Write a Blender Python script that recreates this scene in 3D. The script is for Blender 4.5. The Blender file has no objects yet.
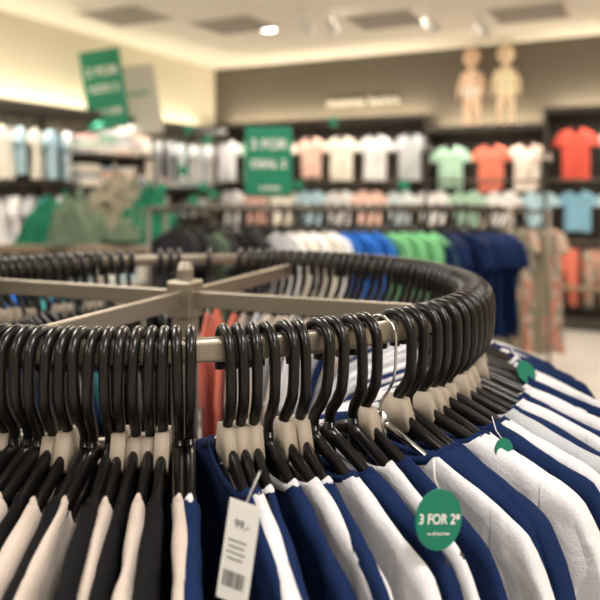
import bpy, bmesh, math, random
from mathutils import Vector, Matrix, noise
random.seed(7)
S=bpy.context.scene
S.view_settings.view_transform='Standard'
S.view_settings.exposure=0.0

# ---------------------------------------------------------------- materials
MC={}
def mat(name,col,rough=.6,metal=0,emit=None,es=0,bump=0,bscale=300,spec=None,var=0,vscale=6,coat=0):
    if name in MC: return MC[name]
    m=bpy.data.materials.new(name); m.use_nodes=True
    nt=m.node_tree; b=nt.nodes['Principled BSDF']
    c=tuple(col)+(1,)
    b.inputs['Base Color'].default_value=c
    b.inputs['Roughness'].default_value=rough
    b.inputs['Metallic'].default_value=metal
    if coat: b.inputs['Coat Weight'].default_value=coat
    if spec is not None: b.inputs['Specular IOR Level'].default_value=spec
    if emit:
        b.inputs['Emission Color'].default_value=tuple(emit)+(1,)
        b.inputs['Emission Strength'].default_value=es
    tc=nt.nodes.new('ShaderNodeTexCoord')
    if var:
        n=nt.nodes.new('ShaderNodeTexNoise'); n.inputs['Scale'].default_value=vscale
        r=nt.nodes.new('ShaderNodeValToRGB')
        r.color_ramp.elements[0].color=tuple(x*(1-var) for x in col)+(1,)
        r.color_ramp.elements[1].color=tuple(min(1,x*(1+var)) for x in col)+(1,)
        r.color_ramp.elements[0].position=.3; r.color_ramp.elements[1].position=.7
        nt.links.new(tc.outputs['Object'],n.inputs['Vector'])
        nt.links.new(n.outputs['Fac'],r.inputs['Fac']); nt.links.new(r.outputs['Color'],b.inputs['Base Color'])
    if bump:
        n=nt.nodes.new('ShaderNodeTexNoise'); n.inputs['Scale'].default_value=bscale
        bp=nt.nodes.new('ShaderNodeBump'); bp.inputs['Strength'].default_value=bump; bp.inputs['Distance'].default_value=.002
        nt.links.new(tc.outputs['Object'],n.inputs['Vector'])
        nt.links.new(n.outputs['Fac'],bp.inputs['Height']); nt.links.new(bp.outputs['Normal'],b.inputs['Normal'])
    MC[name]=m; return m
def fabric(name,col):
    k='fabric_'+name
    if k in MC: return MC[k]
    m=mat(k,col,rough=.92,bump=.0,spec=.12,var=.06,vscale=14)
    nt=m.node_tree; b=nt.nodes['Principled BSDF']
    if sum(col)>.3: b.inputs['Sheen Weight'].default_value=.06
    # jersey knit: fine grain plus soft wrinkles
    tc=nt.nodes.new('ShaderNodeTexCoord')
    n1=nt.nodes.new('ShaderNodeTexNoise'); n1.inputs['Scale'].default_value=420
    n2=nt.nodes.new('ShaderNodeTexNoise'); n2.inputs['Scale'].default_value=24; n2.inputs['Distortion'].default_value=.8
    b1=nt.nodes.new('ShaderNodeBump'); b1.inputs['Strength'].default_value=.35; b1.inputs['Distance'].default_value=.002
    b2=nt.nodes.new('ShaderNodeBump'); b2.inputs['Strength'].default_value=.42; b2.inputs['Distance'].default_value=.010
    for n in (n1,n2): nt.links.new(tc.outputs['Object'],n.inputs['Vector'])
    nt.links.new(n1.outputs['Fac'],b1.inputs['Height']); nt.links.new(n2.outputs['Fac'],b2.inputs['Height'])
    nt.links.new(b2.outputs['Normal'],b1.inputs['Normal']); nt.links.new(b1.outputs['Normal'],b.inputs['Normal'])
    return m
def printed(name,base,spots,scale=38):
    k='print_'+name
    if k in MC: return MC[k]
    m=bpy.data.materials.new(k); m.use_nodes=True; nt=m.node_tree; b=nt.nodes['Principled BSDF']
    b.inputs['Roughness'].default_value=.9
    tc=nt.nodes.new('ShaderNodeTexCoord'); v=nt.nodes.new('ShaderNodeTexVoronoi'); v.inputs['Scale'].default_value=scale
    r=nt.nodes.new('ShaderNodeValToRGB'); r.color_ramp.interpolation='CONSTANT'
    r.color_ramp.elements[0].color=tuple(base)+(1,); r.color_ramp.elements[0].position=0
    r.color_ramp.elements[1].color=tuple(spots[0])+(1,); r.color_ramp.elements[1].position=.45
    if len(spots)>1:
        e=r.color_ramp.elements.new(.72); e.color=tuple(spots[1])+(1,)
    nt.links.new(tc.outputs['Object'],v.inputs['Vector'])
    nt.links.new(v.outputs['Color'],r.inputs['Fac']); nt.links.new(r.outputs['Color'],b.inputs['Base Color'])
    MC[k]=m; return m

COL=dict(black=(.009,.009,.010),charcoal=(.028,.028,.032),navy=(.009,.022,.078),white=(.76,.75,.77),cream=(.60,.51,.44),
 grey=(.27,.27,.27),coral=(.68,.19,.13),teal=(.05,.28,.30),skyblue=(.22,.44,.60),royal=(.02,.13,.48),mint=(.38,.58,.46),
 green=(.17,.46,.22),dkgreen=(.012,.12,.065),pink=(.78,.46,.40),peach=(.85,.56,.48),red=(.72,.11,.08),ltblue=(.42,.60,.70),
 olive=(.11,.15,.10),sand=(.20,.18,.13),ltgrey=(.50,.52,.55),ivory=(.82,.77,.68),yellow=(.80,.62,.2),orange=(.80,.30,.12))
def F(n):
    if n=='floral': return printed('floral',(.46,.38,.31),[(.50,.20,.15),(.20,.22,.18)],30)
    if n=='floralcoral': return printed('floralcoral',(.78,.38,.26),[(.75,.14,.08),(.75,.60,.45)])
    if n=='dots': return printed('dots',(.80,.77,.70),[(.78,.75,.68),(.70,.40,.30)],60)
    if n=='bluedots': return printed('bluedots',(.80,.80,.78),[(.35,.55,.68),(.78,.78,.75)],45)
    return fabric(n,COL[n])
M_hang=mat('black_hanger_plastic',(.007,.006,.006),rough=.28,spec=.45,bump=.05,bscale=60)
M_rail=mat('champagne_metal',(.42,.37,.30),rough=.38,metal=.85,bump=.05,bscale=90)
M_railD=mat('bronze_metal',(.16,.135,.11),rough=.45,metal=.7)
M_card=mat('size_card_tan',(.36,.30,.23),rough=.6)
M_green=mat('sign_green',(.004,.20,.11),rough=.45)
M_white=mat('paper_white',(.78,.77,.74),rough=.6)
M_ink=mat('ink_black',(.03,.03,.03),rough=.6)
M_wire=mat('chrome_wire',(.7,.7,.7),rough=.15,metal=1)
M_dark=mat('dark_brown_laminate',(.035,.028,.023),rough=.45)
M_wood=mat('shelf_wood',(.22,.165,.11),rough=.5,var=.2,vscale=3)

# ---------------------------------------------------------------- helpers
def link(o,parent=None):
    S.collection.objects.link(o)
    if parent: o.parent=parent
    return o
def empty(name,loc=(0,0,0),rz=0):
    e=bpy.data.objects.new(name,None); e.location=loc; e.rotation_euler=(0,0,rz); e.empty_display_size=.1
    return link(e)
def obj(name,me,parent=None,loc=(0,0,0),rot=(0,0,0),sc=1):
    o=bpy.data.objects.new(name,me); o.location=loc; o.rotation_euler=rot
    o.scale=(sc,sc,sc) if not hasattr(sc,'__len__') else sc
    return link(o,parent)
def bm_to(bm,name,mats,smooth=True):
    me=bpy.data.meshes.new(name); bmesh.ops.recalc_face_normals(bm,faces=bm.faces[:])
    for f in bm.faces: f.smooth=smooth
    bm.to_mesh(me); bm.free()
    for m in mats: me.materials.append(m)
    return me
def add_box(bm,c,d,mi=0,bev=0,rz=0):
    r=bmesh.ops.create_cube(bm,size=1)
    vs=r['verts']
    Mx=Matrix.Translation(c)@Matrix.Rotation(rz,4,'Z')@Matrix.Diagonal((d[0],d[1],d[2],1))
    bmesh.ops.transform(bm,matrix=Mx,verts=vs)
    fs=set(f for v in vs for f in v.link_faces)
    for f in fs: f.material_index=mi
    if bev:
        es=set(e for v in vs for e in v.link_edges)
        bmesh.ops.bevel(bm,geom=list(es),offset=bev,segments=2,affect='EDGES',profile=.5,material=-1)
def box(name,c,d,m,parent=None,bev=.004,rz=0):
    bm=bmesh.new(); add_box(bm,(0,0,0),d,0,bev)
    me=bm_to(bm,name,[m],False)
    return obj(name,me,parent,c,(0,0,rz))
def sweep(bm,pts,a,b,N,seg=10,closed=False,mi=0,power=1.0):
    pts=[Vector(p) for p in pts]; N=Vector(N).normalized(); n=len(pts); rings=[]
    for i,p in enumerate(pts):
        if closed: T=pts[(i+1)%n]-pts[i-1]
        else: T=pts[min(i+1,n-1)]-pts[max(i-1,0)]
        T.normalize(); P=T.cross(N)
        if P.length<1e-4: P=T.orthogonal()
        P.normalize(); Q=P.cross(T).normalized()
        aa=a[i] if isinstance(a,(list,tuple)) else a; bb=b[i] if isinstance(b,(list,tuple)) else b
        ring=[]
        for k in range(seg):
            t=2*math.pi*(k+.5)/seg; c,s=math.cos(t),math.sin(t)
            c=math.copysign(abs(c)**power,c); s=math.copysign(abs(s)**power,s)
            ring.append(bm.verts.new(p+P*aa*c+Q*bb*s))
        rings.append(ring)
    rng=range(n) if closed else range(n-1)
    for i in rng:
        r0,r1=rings[i],rings[(i+1)%n]
        for k in range(seg):
            f=bm.faces.new((r0[k],r0[(k+1)%seg],r1[(k+1)%seg],r1[k])); f.material_index=mi
    if not closed:
        for r in (rings[0],rings[-1]):
            try:
                f=bm.faces.new(r); f.material_index=mi
            except: pass
def ellipsoid(bm,c,r,mi=0,u=20,v=14):
    q=bmesh.ops.create_uvsphere(bm,u_segments=u,v_segments=v,radius=1)
    bmesh.ops.transform(bm,matrix=Matrix.Translation(c)@Matrix.Diagonal((r[0],r[1],r[2],1)),verts=q['verts'])
    for f in set(f for x in q['verts'] for f in x.link_faces): f.material_index=mi

# ---------------------------------------------------------------- hanger mesh (origin = rail centre, x = outward)
def hook_pts(r=.0232,top=.0195,neck=-.098):
    zc=top-r; P=[(-r*.98,0,zc-.022),(-r,0,zc-.010)]
    for i in range(13):
        t=math.pi-math.pi*i/12; P.append((r*math.cos(t),0,zc+r*math.sin(t)))
    P+=[(r,0,zc-.012),(r*.98,0,zc-.030),(r*.86,0,zc-.046),(r*.52,0,zc-.060),(r*.16,0,zc-.070),(0,0,zc-.078),(0,0,neck)]
    return P
def arm_z(ax,sw=.178): return -.100-.066*(ax/sw)**1.12
def hanger_mesh(name='hanger_mesh',card=0,wire=False):
    bm=bmesh.new()
    P=hook_pts()
    if wire: sweep(bm,P,.0017,.0017,(0,1,0),8)
    else:
        n=len(P); sweep(bm,P,[.0068]*n,[.0056]*(n-3)+[.0054,.0052,.005],(0,1,0),12)
    rr=1 if not wire else .6
    for s in (-1,1):
        pts=[];a=[];b=[]
        for i in range(12):
            t=i/11; ax=.176*t; pts.append((s*ax,0,arm_z(ax)))
            a.append((.0090-.0045*t)*rr); b.append((.0060-.0026*t)*rr)
        sweep(bm,pts,a,b,(0,1,0),10)
        ellipsoid(bm,(s*.174,0,-.163),(.007,.0035,.005),0,10,8)
        sweep(bm,[(s*.010,0,-.124),(s*.045,0,-.138),(s*.085,0,-.148)],[.0042,.0036,.002],[.0040,.0034,.002],(0,1,0),8)
    sweep(bm,[(0,0,-.088),(0,0,-.134)],[.007,.013],[.0055,.0058],(0,1,0),10)
    if card:
        v=[]; w=.017 if card==1 else .024; z0=-.084 if card==1 else -.078; hh=.028 if card==1 else .036
        for y in (-.0070,.0070):
            for (x,z) in ((-w*.55,z0),(w*.55,z0),(w,z0-hh*.8),(w*.85,z0-hh),(-w*.85,z0-hh),(-w,z0-hh*.8)):
                v.append(bm.verts.new((x,y,z)))
        for i in range(6):
            j=(i+1)%6; f=bm.faces.new((v[i],v[j],v[6+j],v[6+i])); f.material_index=1
        f=bm.faces.new(v[:6]); f.material_index=1
        f=bm.faces.new(v[6:]); f.material_index=1
    return bm_to(bm,name,[M_wire if wire else M_hang,M_card])
HA=hanger_mesh('hanger_small_card_mesh',1); HB=hanger_mesh('hanger_large_card_mesh',2); HM2=hanger_mesh('plain_hanger_mesh'); HW=hanger_mesh('wire_hanger_mesh',wire=True)

# ---------------------------------------------------------------- shirt mesh
def shirt_bm(seed,L=.58,sw=.182,thick=.0085,folds=.004,long=False,inner=.45,neckw=.078,sleeve=.055,flare=False,fz=.20,wr=.0014):
    rnd=random.Random(seed); ph=[rnd.uniform(0,6.28) for _ in range(6)]
    xm=sw+sleeve; L*=rnd.uniform(.95,1.05)
    sag=rnd.uniform(0,.006)
    def top(ax):
        if ax<=sw: return arm_z(ax)+.0118+.0012*math.sin(55*ax+ph[0])
        t=(ax-sw)/(xm-sw); b=arm_z(sw)+.0118+.0012*math.sin(55*sw+ph[0])
        if flare: return b-.085*t**1.15
        return b-(.02+sag)*t-.10*t**1.6
    def fold(x,z):
        g=min(1,max(0,(-z-fz)/.2))
        return g*folds*(math.sin(30*x+ph[0]+3*z)+.6*math.sin(57*x+ph[1]-4*z)+.5*math.sin(17*z+ph[2]))+wr*noise.noise(Vector((x*34+seed*5,z*22,seed)))
    def H(x,z,tp,ax,edge,neck):
        h=thick*(1+.15*math.sin(9*z+ph[4])+.10*math.sin(23*z+31*x+ph[5])+.35*noise.noise(Vector((x*26,z*20,seed*3.3))))*(inner+(1-inner)*(x/xm+1)/2)
        if not neck:
            d=min(1,(tp-z)/.014); h*=math.sqrt(max(0,1-(1-d)**2))
        e=min(1,ax/edge); h*=math.sqrt(max(0,1-e**10))
        return h
    bm=bmesh.new(); nw=neckw
    dz=[0,.0015,.004,.008,.013,.019]
    def sheet(xs,botf,edge,side,rows=13):
        grid=[]
        for x in xs:
            ax=abs(x); neck=ax<nw-1e-6; tp=top(ax)
            if neck:
                q=math.sqrt(max(0,1-(ax/nw)**2)); tp=top(nw)-(.055 if side>0 else .018)*q
            bt=botf(ax); col=[]
            zs=[tp-d for d in dz]+[tp-.019+(bt-tp+.019)*(i/rows) for i in range(1,rows+1)]
            for z in zs:
                h=H(x,z,tp,ax,edge,neck)
                if neck: h=max(h,.5*thick)
                col.append(bm.verts.new((x,side*h+fold(x,z),z)))
            grid.append(col)
        for i in range(len(grid)-1):
            for j in range(len(grid[0])-1):
                bm.faces.new((grid[i][j],grid[i+1][j],grid[i+1][j+1],grid[i][j+1]))
    be=sw-.008
    xs=[-be+2*be*i/40 for i in range(41)]
    xs=sorted(xs+[-nw,nw])
    for side in (1,-1):
        sheet(xs,lambda ax:-L+.006*math.cos(ax*20),be+.0005,side,20)
        for s in (1,-1):
            x0=sw-.03
            ss=[s*(x0+(xm-x0)*i/10) for i in range(11)]
            if flare: bf=lambda ax:-.262
            elif long: bf=lambda ax:-.52
            else: bf=lambda ax:-.30+.05*max(0,(ax-sw)/(xm-sw))
            sheet(ss,bf,xm+.0005,side,10)
    bmesh.ops.remove_doubles(bm,verts=bm.verts[:],dist=.0002)
    for side,dr in ((1,.055),(-1,.018)):
        pts=[]
        for i in range(17):
            x=-nw+2*nw*i/16; q=math.sqrt(max(0,1-(x/nw)**2)); z=top(nw)-dr*q
            pts.append((x,side*.6*thick*math.sqrt(max(0,1-(x/nw)**6))+fold(x,z),z))
        sweep(bm,pts,.0048,.0026,(0,1,0),8,mi=1)
    return bm
SV={}
def shirt(kind,seed,c1,c2=None):
    c2=c2 or c1; k=(kind,seed,c1,c2)
    if k in SV: return SV[k]
    b=('base',kind,seed)
    if b not in SV:
        if kind=='tee': bm=shirt_bm(seed,thick=.009)
        elif kind=='fat': bm=shirt_bm(seed,thick=.0135,folds=.007,fz=.16,wr=.004)
        elif kind=='fatlong': bm=shirt_bm(seed,thick=.0135,folds=.007,long=True,L=.60,fz=.16,wr=.004)
        elif kind=='long': bm=shirt_bm(seed,thick=.009,long=True,L=.60)
        elif kind=='wall': bm=shirt_bm(seed,L=.54,thick=.03,folds=.008,inner=1,sw=.138,sleeve=.085,neckw=.055,flare=True)
        elif kind=='rack': bm=shirt_bm(seed,L=.62,thick=.014,folds=.012,inner=1)
        elif kind=='dress': bm=shirt_bm(seed,L=.95,thick=.02,folds=.014,inner=1,sw=.15)
        SV[b]=bm_to(bm,'%s_shirt_%d'%(kind,seed),[])
    me=SV[b].copy(); me.name='%s_shirt_%s_%d'%(kind,c1,seed)
    me.materials.append(F(c1)); me.materials.append(F(c2)); SV[k]=me; return me
def pants_mesh(c,seed=0):
    k=('pants',c,seed)
    if k in SV: return SV[k]
    bm=bmesh.new()
    sweep(bm,[(-.13,0,-.02),(.13,0,-.02)],.018,.012,(0,1,0),8,mi=0)
    for s in (-1,1):
        sweep(bm,[(s*.055,0,-.01),(s*.062,0,-.12),(s*.068,.006,-.22),(s*.078,0,-.40),(s*.082,.01,-.58)],[.07,.078,.066,.052,.044],[.022,.028,.026,.022,.02],(0,1,0),14)
    SV[k]=bm_to(bm,'pants_'+c,[F(c)]); return SV[k]

# ================================================================ ROOM
TH=-0.4614; CA,SA=math.cos(TH),math.sin(TH); CX,CY=-1.13,9.3
def RW(x,y,z=0):
    return (CX+CA*x-SA*y, CY+SA*x+CA*y, z)
def inv(X,Y):
    dx,dy=X-CX,Y-CY; return (CA*dx+SA*dy, -SA*dx+CA*dy)
def rbox(name,x,y,z,d,m,parent=None,bev=.004):
    return box(name,RW(x,y,z),d,m,parent,bev,TH)
RX,RY,RH=9.0,12.5,3.0
M_wall_l=mat('cream_paint',(.74,.69,.55),rough=.85,bump=.08,bscale=60)
M_wall_b=mat('taupe_paint',(.115,.10,.08),rough=.8,bump=.08,bscale=60,var=.06,vscale=1.5)
M_ceil=mat('ceiling_paint',(.80,.75,.67),rough=.9,bump=.06,bscale=80)
M_floor=mat('floor_tile',(.50,.48,.45),rough=.35,var=.08,vscale=2)
M_panel=mat('ceiling_grille',(.34,.31,.27),rough=.7)
rbox('wall_left',-.05,-RY/2,RH/2,(.1,RY+.2,RH),M_wall_l,bev=0)
rbox('wall_back',RX/2,.05,RH/2,(RX,.1,RH),M_wall_b,bev=0)
rbox('wall_right',RX+.05,-RY/2,RH/2,(.1,RY+.2,RH),M_wall_l,bev=0)
rbox('wall_front',RX/2,-RY-.05,RH/2,(RX,.1,RH),M_wall_l,bev=0)
rbox('floor',RX/2,-RY/2,-.05,(RX+.2,RY+.2,.1),M_floor,bev=0)
rbox('ceiling',RX/2,-RY/2,RH+.05,(RX+.2,RY+.2,.1),M_ceil,bev=0)
rbox('trim_ceiling_drop',RX/2,-RY/2-.1,RH-.025,(RX-1.8,RY-1.6,.05),M_ceil,bev=.004)
for (X,Y) in [(-1.55,6.2),(-.62,6.55),(.78,6.35),(2.0,6.1),(-.9,5.2),(.5,5.0),(1.7,4.8)]:
    x,y=inv(X,Y); e=empty('ceiling_vent_grille',RW(x,y,RH-.052),TH)
    box('frame',(0,0,-.004),(.66,.6,.012),M_ceil,e,.003)
    for k in range(8): box('louvre_%d'%k,(0,-.238+.068*k,-.013),(.60,.056,.008),M_panel,e,.001)
M_bulb=mat('lamp_glow',(1,1,1),emit=(1,.97,.92),es=22)
LAMPS=[(-.315,6.72),(-.2,4.2),(1.2,4.0)]
for (X,Y) in LAMPS:
    e=empty('ceiling_downlight',(X,Y,RH-.05))
    bm=bmesh.new(); sweep(bm,[(.085*math.cos(2*math.pi*i/28),.085*math.sin(2*math.pi*i/28),-.006) for i in range(28)],.012,.006,(0,0,1),8,closed=True)
    obj('trim_ring',bm_to(bm,'downlight_ring',[M_white]),e)
    bm=bmesh.new(); bmesh.ops.create_circle(bm,cap_ends=True,radius=.076,segments=28)
    obj('lamp_disc',bm_to(bm,'lamp_disc',[M_bulb],False),e,(0,0,-.009))
for (X,Y,a) in [(.03,6.0,.4),(.27,6.05,-.3),(1.1,6.0,.9),(1.58,6.15,.2)]:
    e=empty('track_spotlight',(X,Y,RH-.05),a)
    bm=bmesh.new(); sweep(bm,[(0,0,0),(0,0,-.09)],.008,.008,(0,1,0),8)
    sweep(bm,[(-.02,.03,-.07),(.0,0,-.12),(.04,-.07,-.19)],[.03,.042,.05],[.03,.042,.05],(1,0,0),14)
    obj('spot_head',bm_to(bm,'spot_head',[M_white]),e)

# ---- wall shelves
BAYS=[(.2,2.98,2.20),(2.98,4.22,2.05),(4.22,8.6,2.20)]
def zb(x):
    for a,b,z in BAYS:
        if a<=x<b: return z
    return 2.2
e=empty('wall_shelf_unit',RW(0,0,0),TH)
for i,(a,b,z) in enumerate(BAYS):
    box('top_shelf_%d'%i,((a+b)/2,-.19,z),(b-a,.38,.05),M_dark,e)
    box('fascia_%d'%i,((a+b)/2,-.385,z+.0),(b-a,.02,.06),M_dark,e,.002)
    box('back_panel_%d'%i,((a+b)/2,-.015,z/2+.02),(b-a,.03,z-.04),mat('shelf_back_taupe',(.075,.062,.05),rough=.6),e,.002)
    if i: box('bay_side_%d'%i,(a,-.19,1.12),(.03,.38,2.2),M_dark,e,.002)
box('low_shelf',(4.4,-.20,.42),(8.4,.38,.04),M_wood,e)
box('plinth',(4.4,-.18,.06),(8.4,.34,.12),M_dark,e)
bm=bmesh.new()
for a,b,z in BAYS: sweep(bm,[(a+.02,-.25,z-.05),(b-.02,-.25,z-.05)],.012,.012,(0,0,1),8)
sweep(bm,[(.3,-.3,1.50),(8.5,-.3,1.50)],.012,.012,(0,0,1),8)
sweep(bm,[(.3,-.3,.88),(8.5,-.3,.88)],.012,.012,(0,0,1),8)
for k in range(8):
    for z in (1.50,.88): sweep(bm,[(.35+1.15*k,-.02,z),(.35+1.15*k,-.3,z)],.008,.008,(0,0,1),8)
obj('hang_rails',bm_to(bm,'hang_rails',[M_railD]),e)
e=empty('wall_shelf_unit',RW(0,0,0),TH)
box('top_shelf',(.19,-5.6,2.12),(.38,10.8,.05),M_dark,e)
box('fascia',(.385,-5.6,2.115),(.02,10.8,.09),M_dark,e,.002)
box('back_panel',(.015,-5.6,1.0),(.03,10.8,1.9),M_dark,e,.002)
box('shelf_upper',(.2,-2.25,1.74),(.38,1.0,.035),M_dark,e)
for i,z in enumerate((1.42,1.08,.74,.40)):
    box('shelf_%d'%i,(.2,-1.68,z),(.38,2.16,.035),M_dark if z>1 else M_wood,e)
box('plinth',(.18,-5.6,.06),(.34,10.8,.12),M_dark,e)
for k in range(9): box('upright_%d'%k,(.05,-.6-1.2*k,1.05),(.04,.03,2.05),M_railD,e,.002)
bm=bmesh.new()
sweep(bm,[(.27,-.5,2.05),(.27,-1.75,2.05)],.012,.012,(0,0,1),8)
sweep(bm,[(.27,-2.78,2.05),(.27,-11,2.05)],.012,.012,(0,0,1),8)
sweep(bm,[(.27,-2.78,1.46),(.27,-11,1.46)],.012,.012,(0,0,1),8)
obj('hang_rails',bm_to(bm,'hang_rails',[M_railD]),e)

# ---- back wall tops
tops=[(.35,'white'),(.74,'mint'),(1.12,'ivory'),(1.54,'peach'),(1.93,'ivory'),(2.35,'white'),(2.77,'ltgrey'),(3.22,'mint'),(3.66,'coral'),(4.03,'dots'),(4.50,'red'),(4.92,'bluedots'),(5.35,'white'),(5.75,'pink'),(6.2,'mint')]
for i,(x,c) in enumerate(tops):
    sz=1.18 if not 3<x<4.2 else 1.12
    e=empty('hanging_kids_top',RW(x,-.25,zb(x)-.05),TH+random.uniform(-.15,.15))
    obj('shirt',shirt('wall',i%4,c,'coral' if c=='dots' else c),e,(0,0,0),(0,0,math.pi),(1.05,1,sz)); obj('hanger',HM2,e,(0,0,0),(0,0,0),(.76,1,sz))
low=['white','pink','ivory','ltblue','white','peach','bluedots','white','mint','white','ltblue','skyblue','white','skyblue','coral','pink','yellow','coral']
e2=empty('wall_clothes_row',RW(0,0,0),TH)
x=.45;i=0
while x<8.3:
    c=low[i%len(low)]
    if 4.15<x<4.6: c='skyblue'
    elif 4.6<x<4.9: c='ltblue'
    rz=random.uniform(-.35,.35)
    obj('shirt_%d'%i,shirt('wall',i%4,c,c),e2,(x,-.3,1.50),(0,0,math.pi+rz)); obj('hanger_%d'%i,HM2,e2,(x,-.3,1.50),(0,0,rz),(.76,1,1)); i+=1; x+=.37
e3=empty('wall_trousers_row',RW(0,0,0),TH)
bm=bmesh.new(); sweep(bm,hook_pts(),.002,.002,(0,1,0),6); sweep(bm,[(-.12,0,-.098),(.12,0,-.098)],.005,.005,(0,1,0),6)
CL=bm_to(bm,'clip_hanger',[M_hang])
x=.5;i=0
while x<8.3:
    c=['floralcoral','coral','floral','floralcoral','orange','coral'][i%6]
    rz=random.uniform(-.2,.2)
    obj('trousers_%d'%i,pants_mesh(c),e3,(x,-.3,.81),(0,0,rz)); obj('clip_hanger_%d'%i,CL,e3,(x,-.3,.88),(0,0,rz)); i+=1; x+=.30

# ---- folded stacks
def folded_stack_mesh(seed,cols,w=.26,d=.24,h=.026):
    rnd=random.Random(seed); bm=bmesh.new(); z=0
    for i,c in enumerate(cols):
        hh=h*rnd.uniform(.8,1.25)
        add_box(bm,(rnd.uniform(-.010,.010),rnd.uniform(-.010,.010),z+hh/2),(w*rnd.uniform(.88,1),d*rnd.uniform(.9,1),hh*.94),i,hh*.4,rnd.uniform(-.08,.08)); z+=hh
    return bm_to(bm,'folded_stack',[F(c) for c in cols])
past=['white','ivory','pink','ltblue','mint','ltgrey','white','skyblue','ivory','white','grey']
# ---- left wall garments
e=empty('left_wall_hanging_clothes',RW(0,0,0),TH)
lp=['white','ltblue','skyblue','white','bluedots','ivory','skyblue','white','ltblue','mint','white','ltgrey','ivory','peach','teal']
n=0; y=-.55
while y>-9:
    c=lp[(n*4+1)%len(lp)]; rz=-math.pi/2+random.uniform(.1,.9)
    if y<-2.85:
        obj('garment_a%d'%n,shirt('wall',n%4,c,c),e,(.27,y,2.05),(0,0,rz)); obj('hanger_a%d'%n,HM2,e,(.27,y,2.05),(0,0,rz),(.76,1,1))
        c=random.choice(lp)
        rz+=random.uniform(-.2,.2)
        obj('garment_b%d'%n,shirt('wall',(n+1)%4,c,c),e,(.27,y-.05,1.46),(0,0,rz),(1,1,1.1)); obj('hanger_b%d'%n,HM2,e,(.27,y-.05,1.46),(0,0,rz),(.76,1,1.1))
        y-=random.uniform(.15,.22)
    elif y>-1.75:
        c=random.choice(['white','ivory','ltgrey','white','bluedots','ltblue'])
        obj('garment_a%d'%n,shirt('wall',n%4,c,c),e,(.27,y,2.05),(0,0,rz),(1,1,1.05)); obj('hanger_a%d'%n,HM2,e,(.27,y,2.05),(0,0,rz),(.76,1,1.05))
        y-=random.uniform(.15,.24)
    else: y-=.2
    n+=1
e=empty('folded_clothes_on_shelf',RW(0,0,0),TH)
wp=['white','ivory','white','ltgrey','ltblue','white','peach','ivory','mint']
for i in range(4):
    obj('stack',folded_stack_mesh(i+20,[random.choice(wp) for _ in range(random.randint(5,8))],.26,.25,.034),e,(.21,-1.90-.25*i,1.7575),(0,0,math.pi/2))
for z in (1.4375,1.0975,.7575,.4175):
    for i in range(8):
        cs=[random.choice(past) for _ in range(random.randint(4,8) if z<1.4 else (random.randint(4,8) if i>3 else random.randint(2,3)))]
        obj('stack',folded_stack_mesh(i+50,cs),e,(.21,-.74-.27*i,z),(0,0,math.pi/2))
e=empty('promo_shelf_talkers',RW(0,0,0),TH)
def disc_mesh(r,th,m,name='disc'):
    bm=bmesh.new(); bmesh.ops.create_cone(bm,cap_ends=True,segments=32,radius1=r,radius2=r,depth=th)
    bmesh.ops.rotate(bm,verts=bm.verts[:],matrix=Matrix.Rotation(math.pi/2,3,'X'))
    return bm_to(bm,name,[m],False)
DM=disc_mesh(.06,.004,M_green)
for (y,z) in [(-.9,1.44),(-1.3,1.62),(-1.7,1.42),(-2.3,1.40),(-.7,1.35),(-1.1,1.28),(-2.0,1.1),(-1.2,2.1),(-.8,2.0)]:
    obj('talker',DM,e,(.43,y,z),(0,0,.9))
for (x,z) in [(1.9,2.19),(1.45,1.46),(2.75,1.46)]:
    obj('talker',DM,e,(x,-.41,z),(0,0,.3))

# ---- lettering
def text(name,s,size,m,parent,loc,rot,ext=.001,align='CENTER',bold=0,sp=1):
    cu=bpy.data.curves.new(name,'FONT'); cu.body=s; cu.size=size; cu.extrude=ext; cu.align_x=align; cu.align_y='CENTER'; cu.offset=bold; cu.space_character=sp
    cu.materials.append(m); o=bpy.data.objects.new(name,cu); o.location=loc; o.rotation_euler=rot
    return link(o,parent)
M_letter=mat('letter_white',(.72,.69,.62),rough=.5)
text('wall_lettering','mamma basics',.15,M_letter,None,RW(2.10,-.02,2.46),(math.pi/2,0,TH),.01,sp=1.06,bold=.000)

# ---- promo signs
def promo(name,loc,rz,w,h,m,lines,tc,tilt=0,roll=0,post=None,brackets=False):
    e=empty(name,loc,rz); e.rotation_euler=(tilt,roll,rz)
    box('board',(0,0,h/2),(w,.012,h),m,e,.002)
    for (s,sz,z) in lines: text('lettering',s,sz,tc,e,(0,-.008,z*h),(math.pi/2,0,0),.0008,bold=.002)
    if post:
        bm=bmesh.new(); sweep(bm,[(0,.01,0.02),(0,.01,-post)],.008,.008,(0,1,0),8)
        sweep(bm,[(-w/2,0,0),(w/2,0,0)],.01,.01,(0,0,1),8)
        obj('post',bm_to(bm,'post',[M_railD]),e)
    if brackets:
        bm=bmesh.new()
        for x in (-w*.3,w*.3): sweep(bm,[(x,.006,.10),(x,.10,.08)],.006,.006,(1,0,0),8)
        obj('brackets',bm_to(bm,'brackets',[M_railD]),e)
    return e
promo('promo_sign',(-.195,4.35,1.362),.06,.29,.43,M_green,[('3 FOR',.085,.74),('DEAL 2',.07,.46),('* on all basics',.026,.12)],M_white,0,0,.09)
promo('promo_sign',RW(.47,-2.55,2.01),-.02,.40,.76,M_green,[('2 FOR',.12,.72),('KIDS 2',.10,.50),('PAY LESS',.07,.2)],M_white,0,-.15,brackets=True)
promo('promo_sign',RW(.47,-2.02,1.98),.30,.40,.72,mat('poster_pale',(.50,.48,.43),rough=.6),[('basics',.09,.6)],M_green,0,-.17,brackets=True)

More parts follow.
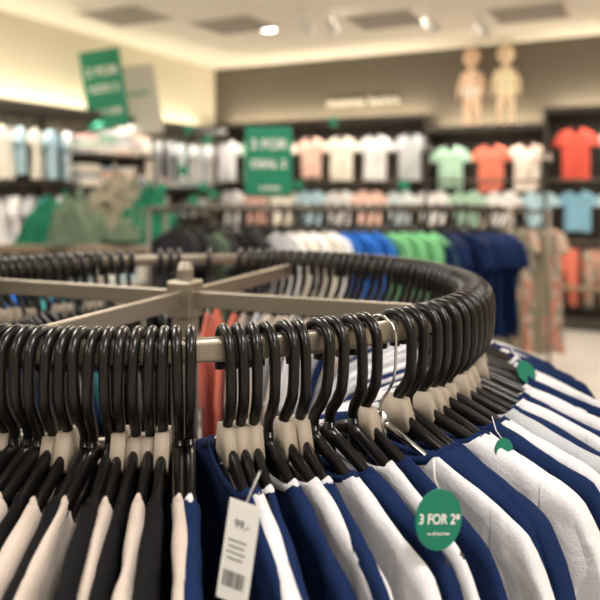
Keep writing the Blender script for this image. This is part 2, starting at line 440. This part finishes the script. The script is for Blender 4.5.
# ---- child mannequins on shelf
def mannequin(x,y,skin_c,suit_c,hair_c,seed):
    e=empty('child_mannequin',RW(x,y,2.075),TH+.3*(seed-.5))
    ms=mat('mannequin_skin_%d'%seed,skin_c,rough=.55)
    V=[((0,0,.40),.080),((0,-.005,.48),.082),((0,0,.56),.074),((0,0,.615),.04),((0,0,.66),.034)]
    E=[(0,1),(1,2),(2,3),(3,4)]
    for s in(-1,1):
        b=len(V); V+= [((s*.045,0,.35),.056),((s*.058,-.008,.20),.042),((s*.062,0,.06),.030),((s*.066,-.055,.025),.026)]
        E+=[(0,b),(b,b+1),(b+1,b+2),(b+2,b+3)]
        b=len(V); V+= [((s*.085,0,.585),.036),((s*.125,.005,.49),.028),((s*.135,-.03,.40),.021),((s*.137,-.04,.365),.020)]
        E+=[(2,b),(b,b+1),(b+1,b+2),(b+2,b+3)]
    me=bpy.data.meshes.new('mannequin_body'); me.from_pydata([v[0] for v in V],E,[]); me.materials.append(ms)
    o=obj('body',me,e)
    mod=o.modifiers.new('skin','SKIN')
    for i,v in enumerate(V):
        me.skin_vertices[0].data[i].radius=(v[1],v[1]*.9)
    me.skin_vertices[0].data[0].use_root=True
    o.modifiers.new('sub','SUBSURF').levels=2; o.modifiers['sub'].render_levels=2
    mod.use_smooth_shade=True
    bm=bmesh.new()
    ellipsoid(bm,(0,-.005,.755),(.082,.090,.102),0)
    ellipsoid(bm,(0,-.095,.745),(.011,.014,.012),0,10,8)
    for s in(-1,1):
        ellipsoid(bm,(s*.083,0,.75),(.010,.018,.024),0,10,8)
        ellipsoid(bm,(s*.030,-.084,.765),(.010,.008,.009),1,10,8)
        ellipsoid(bm,(s*.045,-.07,.73),(.022,.018,.02),0,10,8)
    ellipsoid(bm,(0,-.086,.712),(.020,.007,.006),2,10,8)
    ellipsoid(bm,(0,.018,.785),(.087,.088,.088),3)
    obj('head',bm_to(bm,'mannequin_head',[ms,M_ink,mat('lip',(.6,.2,.17)),mat('hair_%d'%seed,hair_c,rough=.8,bump=.5,bscale=60)]),e)
    bm=bmesh.new()
    for s in(-1,1):
        for k,(dx,L) in enumerate([(-.012,.028),(-.004,.033),(.004,.031),(.012,.025)]):
            sweep(bm,[(s*.137+dx,-.04,.352),(s*.137+dx,-.046,.352-L*.6),(s*.137+dx,-.05,.352-L)],[.0048,.0045,.003],[.0048,.0045,.003],(0,1,0),8)
        sweep(bm,[(s*.130,-.055,.372),(s*.125,-.068,.355),(s*.125,-.072,.345)],[.006,.005,.003],[.006,.005,.003],(1,0,0),8)
    obj('fingers',bm_to(bm,'mannequin_fingers',[ms]),e)
    bm=bmesh.new(); ellipsoid(bm,(0,0,.395),(.108,.092,.075),0)
    if seed: ellipsoid(bm,(0,0,.50),(.100,.086,.105),0)
    obj('romper',bm_to(bm,'romper',[fabric('suit%d'%seed,suit_c)]),e)
mannequin(3.44,-.2,(.90,.66,.50),(.88,.82,.74),(.72,.48,.32),0)
mannequin(3.80,-.2,(.92,.74,.55),(.92,.84,.60),(.78,.62,.40),1)

# ================================================================ ROUND RACK
cx,cy,RZ,R=-.192,1.17,1.238,.47
rack=empty('round_clothing_rack',(cx,cy,0))
bm=bmesh.new()
sweep(bm,[(R*math.cos(2*math.pi*i/120),R*math.sin(2*math.pi*i/120),RZ) for i in range(120)],.007,.0125,(0,0,1),16,closed=True,power=.55)
obj('ring_rail',bm_to(bm,'ring_rail',[M_rail]),rack)
bm=bmesh.new()
for k in range(4):
    a=math.radians(-22+90*k); d=Vector((math.cos(a),math.sin(a),0))
    L=R-.012
    add_box(bm,d*((L+.02)/2)+Vector((0,0,1.219)),(L-.02,.010,.028),0,.002,a)
    add_box(bm,d*(R-.012)+Vector((0,0,1.226)),(.010,.02,.03),0,.002,a)
obj('spokes',bm_to(bm,'spokes',[M_rail],False),rack)
bm=bmesh.new()
add_box(bm,(0,0,1.219),(.046,.046,.062),0,.004,math.radians(-22))
add_box(bm,(0,0,.64),(.034,.034,1.20),0,.003,math.radians(-22))
sweep(bm,[(0,0,1.25),(0,0,1.268),(0,0,1.280)],[.014,.014,.010],[.014,.014,.010],(0,1,0),16)
for k in range(4):
    a=math.radians(-22+90*k); d=Vector((math.cos(a),math.sin(a),0))
    add_box(bm,d*.21+Vector((0,0,.075)),(.42,.03,.03),0,.003,a)
obj('centre_post',bm_to(bm,'centre_post',[M_rail],False),rack)
bm=bmesh.new()
for k in range(4):
    a=math.radians(-22+90*k); d=Vector((math.cos(a),math.sin(a),0))*.40
    sweep(bm,[d+Vector((0,0,.001)),d+Vector((0,0,.06))],[.02,.012],[.02,.012],(0,1,0),14)
obj('feet',bm_to(bm,'feet',[M_dark]),rack)

A=[];cols=[];kinds=[]
def add(a,c,k='tee'): A.append(a); cols.append(c); kinds.append(k)
for i,a in enumerate([-114.5,-112.7,-110.9,-109,-107.3,-105.4,-103.5,-101.7,-100.1,-98.4,-96.5,-94.8,-93.2,-91.4,-89.8,-88.2,-86.4,-84.7,-83.2,-81.7]):
    add(a,['black','cream'][i%2])
add(-80.0,'navy')
for a,c in [(-75.8,'navy'),(-74.1,'white'),(-72.3,'navy'),(-70.4,'navy'),(-68.1,'white'),(-66.2,'navy'),(-63.3,'white'),(-61.3,'navy'),(-58.2,'white'),(-55.9,'navy')]: add(a,c,'tee')
seq=['navy','navy','white','white','navy','white','ltgrey','navy','white','navy','white','white','navy','white','white','navy','white']
a=-49.8; i=0
while a<24:
    add(a,seq[i%len(seq)],'fat'); i+=1; a+=random.uniform(2.5,3.1)
rnd=random.Random(9)
while a<243:
    if a>60 and rnd.random()<.10: a+=rnd.uniform(4,9)
    if 82<a<97: c='coral'
    elif a<62: c=rnd.choice(['navy','white','grey','cream'])
    elif a<82: c=rnd.choice(['cream','cream','ltgrey'])
    elif a<150: c=rnd.choice(['navy','teal','charcoal','grey','black'])
    else: c=rnd.choice(['black','charcoal','navy','teal','cream'])
    add(a,c); a+=rnd.uniform(2.2,3.0)
hr=empty('clothes_hanger_row',(cx,cy,RZ)); sr=empty('hanging_shirt_row',(cx,cy,RZ))
rnd=random.Random(3)
WI=-52.9
for i,(a,c,kd) in enumerate(zip(A,cols,kinds)):
    t=math.radians(a); sg=.02 if a<-79 else (.065 if a<-54 else .05)
    yaw=t+rnd.gauss(0,sg); rx=rnd.gauss(0,.018 if a<-79 else .024); ry=rnd.gauss(0,.014)
    loc=(R*math.cos(t),R*math.sin(t),0)
    q=rnd.random(); hm=HA if q<.45 else (HB if q<.8 else HM2)
    if -79<a<-40 and q<.6: hm=HB
    obj('hanger_%d'%i,hm,hr,loc,(rx,ry,yaw))
    rib=c
    if c=='white' and rnd.random()<.35: rib='navy'
    if c=='navy' and rnd.random()<.3: rib='white'
    lg=rnd.random()<.3
    k2={'tee':('long' if lg else 'tee'),'fat':('fatlong' if lg else 'fat')}[kd]
    obj('shirt_%d'%i,shirt(k2,rnd.randint(0,5),c,rib),sr,loc,(rx,ry,yaw),(rnd.uniform(.96,1.03),1,1))
t=math.radians(WI)
wh=empty('wire_hanger',(cx+R*math.cos(t),cy+R*math.sin(t),RZ),t+.05); obj('wire',HW,wh)
obj('shirt',shirt('tee',2,'white','navy'),wh)

# tags
M_green2=mat('tag_green',(.0,.17,.105),rough=.35)
def round_tag(loc,r,rz,tilt=0,roll=0,txt=True):
    e=empty('round_promo_tag',loc); e.rotation_euler=(tilt,roll,rz)
    obj('card',disc_mesh(r,.0012,M_green2,'tag_disc'),e)
    bm=bmesh.new(); sweep(bm,[(0,0,r*.85),(-.004,.004,r+.008),(.0,.012,r+.022)],.0006,.0006,(0,1,0),6)
    obj('string',bm_to(bm,'tag_string',[M_white]),e)
    if txt:
        text('lettering','3 FOR 2*',r*.46,M_white,e,(0,-.0011,.0),(math.pi/2,0,0),.0002,bold=.0002)
        text('small_print','on all basic tees',r*.15,M_white,e,(0,-.0011,-r*.45),(math.pi/2,0,0),.0002)
round_tag((.118,.595,1.120),.0245,.45,-.15,.20)
round_tag((.226,.775,1.112),.013,.5,-.2,0,False)
round_tag((.333,1.03,1.132),.017,.5,-.5,0,False)
def price_tag(loc,rot,w=.028,h=.076):
    e=empty('price_tag',loc); e.rotation_euler=rot
    box('card',(0,0,0),(w,.0008,h),M_white,e,.0003)
    bm=bmesh.new(); x=-w*.35
    rr=random.Random(5)
    while x<w*.35:
        ww=rr.choice([.0004,.0007,.001]); add_box(bm,(x,-.0006,-h*.28),(ww,.0002,h*.16)); x+=ww+rr.choice([.0006,.0010])
    for k in range(4): add_box(bm,(-.002,-.0006,h*(.1-.06*k)),(w*(.6-.1*(k%2)),.0002,.0009))
    obj('barcode',bm_to(bm,'barcode',[M_ink],False),e)
    text('price','99,-',.009,M_ink,e,(0,-.0007,h*.27),(math.pi/2,0,0),.0001)
    bm=bmesh.new(); sweep(bm,[(0,0,h*.46),(.002,.004,h*.62),(.004,.010,h*.8)],.0005,.0005,(0,1,0),6)
    obj('loop',bm_to(bm,'tag_loop',[M_white]),e)
price_tag((-.048,.545,1.118),(-.12,.10,-.45))

# ================================================================ MID RACK
def straight_rack(name,loc,rz,L,depth,z,items,yaw,kind='rack',sc=1.0,rails=2):
    e=empty(name,loc,rz); bm=bmesh.new()
    ys=[-depth/2,depth/2] if rails==2 else [0]
    for y in ys:
        sweep(bm,[(-L/2,y,z),(L/2,y,z)],.010,.014,(0,0,1),8,power=.6)
    for x in (-L/2,L/2):
        for y in (-depth/2,depth/2): sweep(bm,[(x,y,.0),(x,y,z+.012)],.012,.012,(0,1,0),8,power=.6)
        sweep(bm,[(x,-depth/2,z),(x,depth/2,z)],.012,.012,(0,0,1),8,power=.6)
        sweep(bm,[(x,-depth/2,.12),(x,depth/2,.12)],.012,.012,(0,0,1),8,power=.6)
    sweep(bm,[(-L/2,0,.12),(L/2,0,.12)],.012,.012,(0,0,1),8,power=.6)
    obj('frame',bm_to(bm,'rack_frame',[M_railD]),e)
    g=empty('garments',(0,0,0)); g.parent=e; rr=random.Random(11); k=0
    for (x0,x1,c,step,y) in items:
        x=x0
        while x<x1:
            cc=c if isinstance(c,str) else rr.choice(c)
            yw=yaw+rr.gauss(0,.16)
            me=shirt('dress' if kind=='dress' else 'rack',k%3,cc,cc)
            obj('garment_%d'%k,me,g,(x,y,z),(0,rr.gauss(0,.03),yw),sc)
            obj('hanger_%d'%k,HM2,g,(x,y,z),(0,0,yw),sc); k+=1; x+=step*rr.uniform(.85,1.2)
    return e
straight_rack('double_rail_rack',(.15,3.85,0),0.02,1.86,.5,1.30,
  [(-.80,-.35,['charcoal','black','olive','charcoal'],.06,-.25),(-.24,.00,['white','ivory','ltgrey'],.05,-.25),(.02,.24,'royal',.05,-.25),(.26,.48,'green',.055,-.25),(.50,.88,'navy',.045,-.25),
   (-.85,.85,['charcoal','black','charcoal','grey'],.06,.25)],-math.pi/2+.6)
straight_rack('garment_rack',(1.52,4.9,0),-.35,.42,.4,1.25,[(-.17,.18,['floral','sand','floral'],.08,0)],-.35,'dress',1.0,1)
straight_rack('garment_rack',(-1.6,2.9,0),.25,1.5,.4,1.08,[(-.7,.7,['teal','royal','charcoal','black','navy','cream'],.05,0)],-math.pi/2-.4,'rack',1.0,1)

# ---- pile table
tb=empty('display_table',(-1.32,4.55,0),TH*.2)
box('top',(0,0,1.04),(1.0,.7,.05),M_wood,tb,.006)
box('lower_shelf',(0,0,.45),(.92,.6,.03),M_wood,tb,.004)
for i,(x,y) in enumerate([(-.45,-.3),(.45,-.3),(-.45,.3),(.45,.3)]): box('leg_%d'%i,(x,y,.51),(.05,.05,1.02),M_dark,tb,.003)
def pile_mesh(seed,w,d,h,c):
    bm=bmesh.new(); nx,ny=60,46; g=[]
    o=Vector((seed*7.3,seed*3.1,0))
    for i in range(nx):
        r=[]
        for j in range(ny):
            u=i/(nx-1)*2-1; v=j/(ny-1)*2-1
            rad=min(1,(abs(u)**2.6+abs(v)**2.6)**(1/2.6))
            k=(1-rad**3)
            n1=noise.noise(Vector((u*1.6,v*1.6,0))+o); n2=abs(noise.noise(Vector((u*4+n1*2,v*3,1))+o)); n3=abs(noise.noise(Vector((u*9,v*9,2))+o))
            z=h*k*(.7+.6*n1+1.0*n2+.45*n3)
            r.append(bm.verts.new((u*w/2*(1+.1*n1),v*d/2*(1+.1*n1),max(0,z)+.001)))
        g.append(r)
    for i in range(nx-1):
        for j in range(ny-1): bm.faces.new((g[i][j],g[i+1][j],g[i+1][j+1],g[i][j+1]))
    return bm_to(bm,'cloth_pile',[F(c)])
pe=empty('clothes_pile',(-1.32,4.55,1.065),TH*.2)
for i,(x,y,w,d,h,c,z) in enumerate([(-.25,-.05,.48,.5,.20,'dkgreen',0),(.10,.05,.5,.5,.34,'sand',0),(.34,-.02,.46,.5,.27,'dkgreen',0),(-.05,-.2,.40,.3,.22,'olive',.0),(.08,.1,.36,.3,.10,'sand',.26),(.30,-.16,.34,.26,.14,'olive',.03)]):
    obj('heap_%d'%i,pile_mesh(i+1,w,d,h,c),pe,(x,y,z),(0,0,.2*i))

# ================================================================ LIGHTS
def area(name,loc,rot,sx,sy,E,col=(1,.86,.68)):
    l=bpy.data.lights.new(name,'AREA'); l.shape='RECTANGLE'; l.size=sx; l.size_y=sy; l.energy=E; l.color=col
    o=bpy.data.objects.new(name,l); o.location=loc; o.rotation_euler=rot; return link(o)
for (x,y,E) in [(3,-9.5,45),(6.5,-9.5,45),(3.0,-6.8,55),(5.8,-7.6,40),(7.2,-4.5,50),(1.8,-4.2,42),(4.4,-4.4,48),(3.0,-1.9,42),(6.0,-1.9,40)]:  # added soft fill lamps below the ceiling, no panel fixtures; near ones neutral
    near=y<-5
    area('added_ceiling_fill',RW(x,y,RH-.07),(0,0,TH),.6,.6,E,(1,.95,.91) if near else (1,.88,.73))
for a,b,z in BAYS:
    area('led_strip_up',RW((a+b)/2,-.12,z+.035),(math.pi-.15,0,TH),b-a-.1,.04,7.0*(b-a),(1,.85,.62))
    area('led_strip_down',RW((a+b)/2,-.36,z-.055),(-.25,0,TH),b-a-.1,.03,5.0*(b-a),(1,.90,.76))
area('led_strip_up',RW(.12,-5.6,2.155),(0,math.pi,TH),.04,10.4,48,(1,.89,.67))
area('led_strip_down',RW(.37,-5.6,2.065),(0,-.25,TH),.03,10.4,36,(1,.92,.80))
for (X,Y) in LAMPS+[(1.9,5.6),(-1.0,5.8)]:
    l=bpy.data.lights.new('downlight_beam','SPOT'); l.energy=55; l.spot_size=1.6; l.spot_blend=.6; l.shadow_soft_size=.06; l.color=(1,.90,.76)
    o=bpy.data.objects.new('downlight_beam',l); o.location=(X,Y,RH-.075); link(o)
w=bpy.data.worlds.new('world'); S.world=w; w.use_nodes=True
w.node_tree.nodes['Background'].inputs[0].default_value=(1,.9,.75,1); w.node_tree.nodes['Background'].inputs[1].default_value=.3

# ================================================================ CAMERA
cd=bpy.data.cameras.new('camera'); cam=bpy.data.objects.new('camera',cd); link(cam)
cam.location=(0,0,1.4); cam.rotation_euler=(math.pi/2,0,0)
cd.sensor_width=36; cd.lens=42; cd.shift_y=-110/600; cd.clip_start=.05
cd.dof.use_dof=True; cd.dof.focus_distance=.74; cd.dof.aperture_fstop=3.8
S.camera=cam
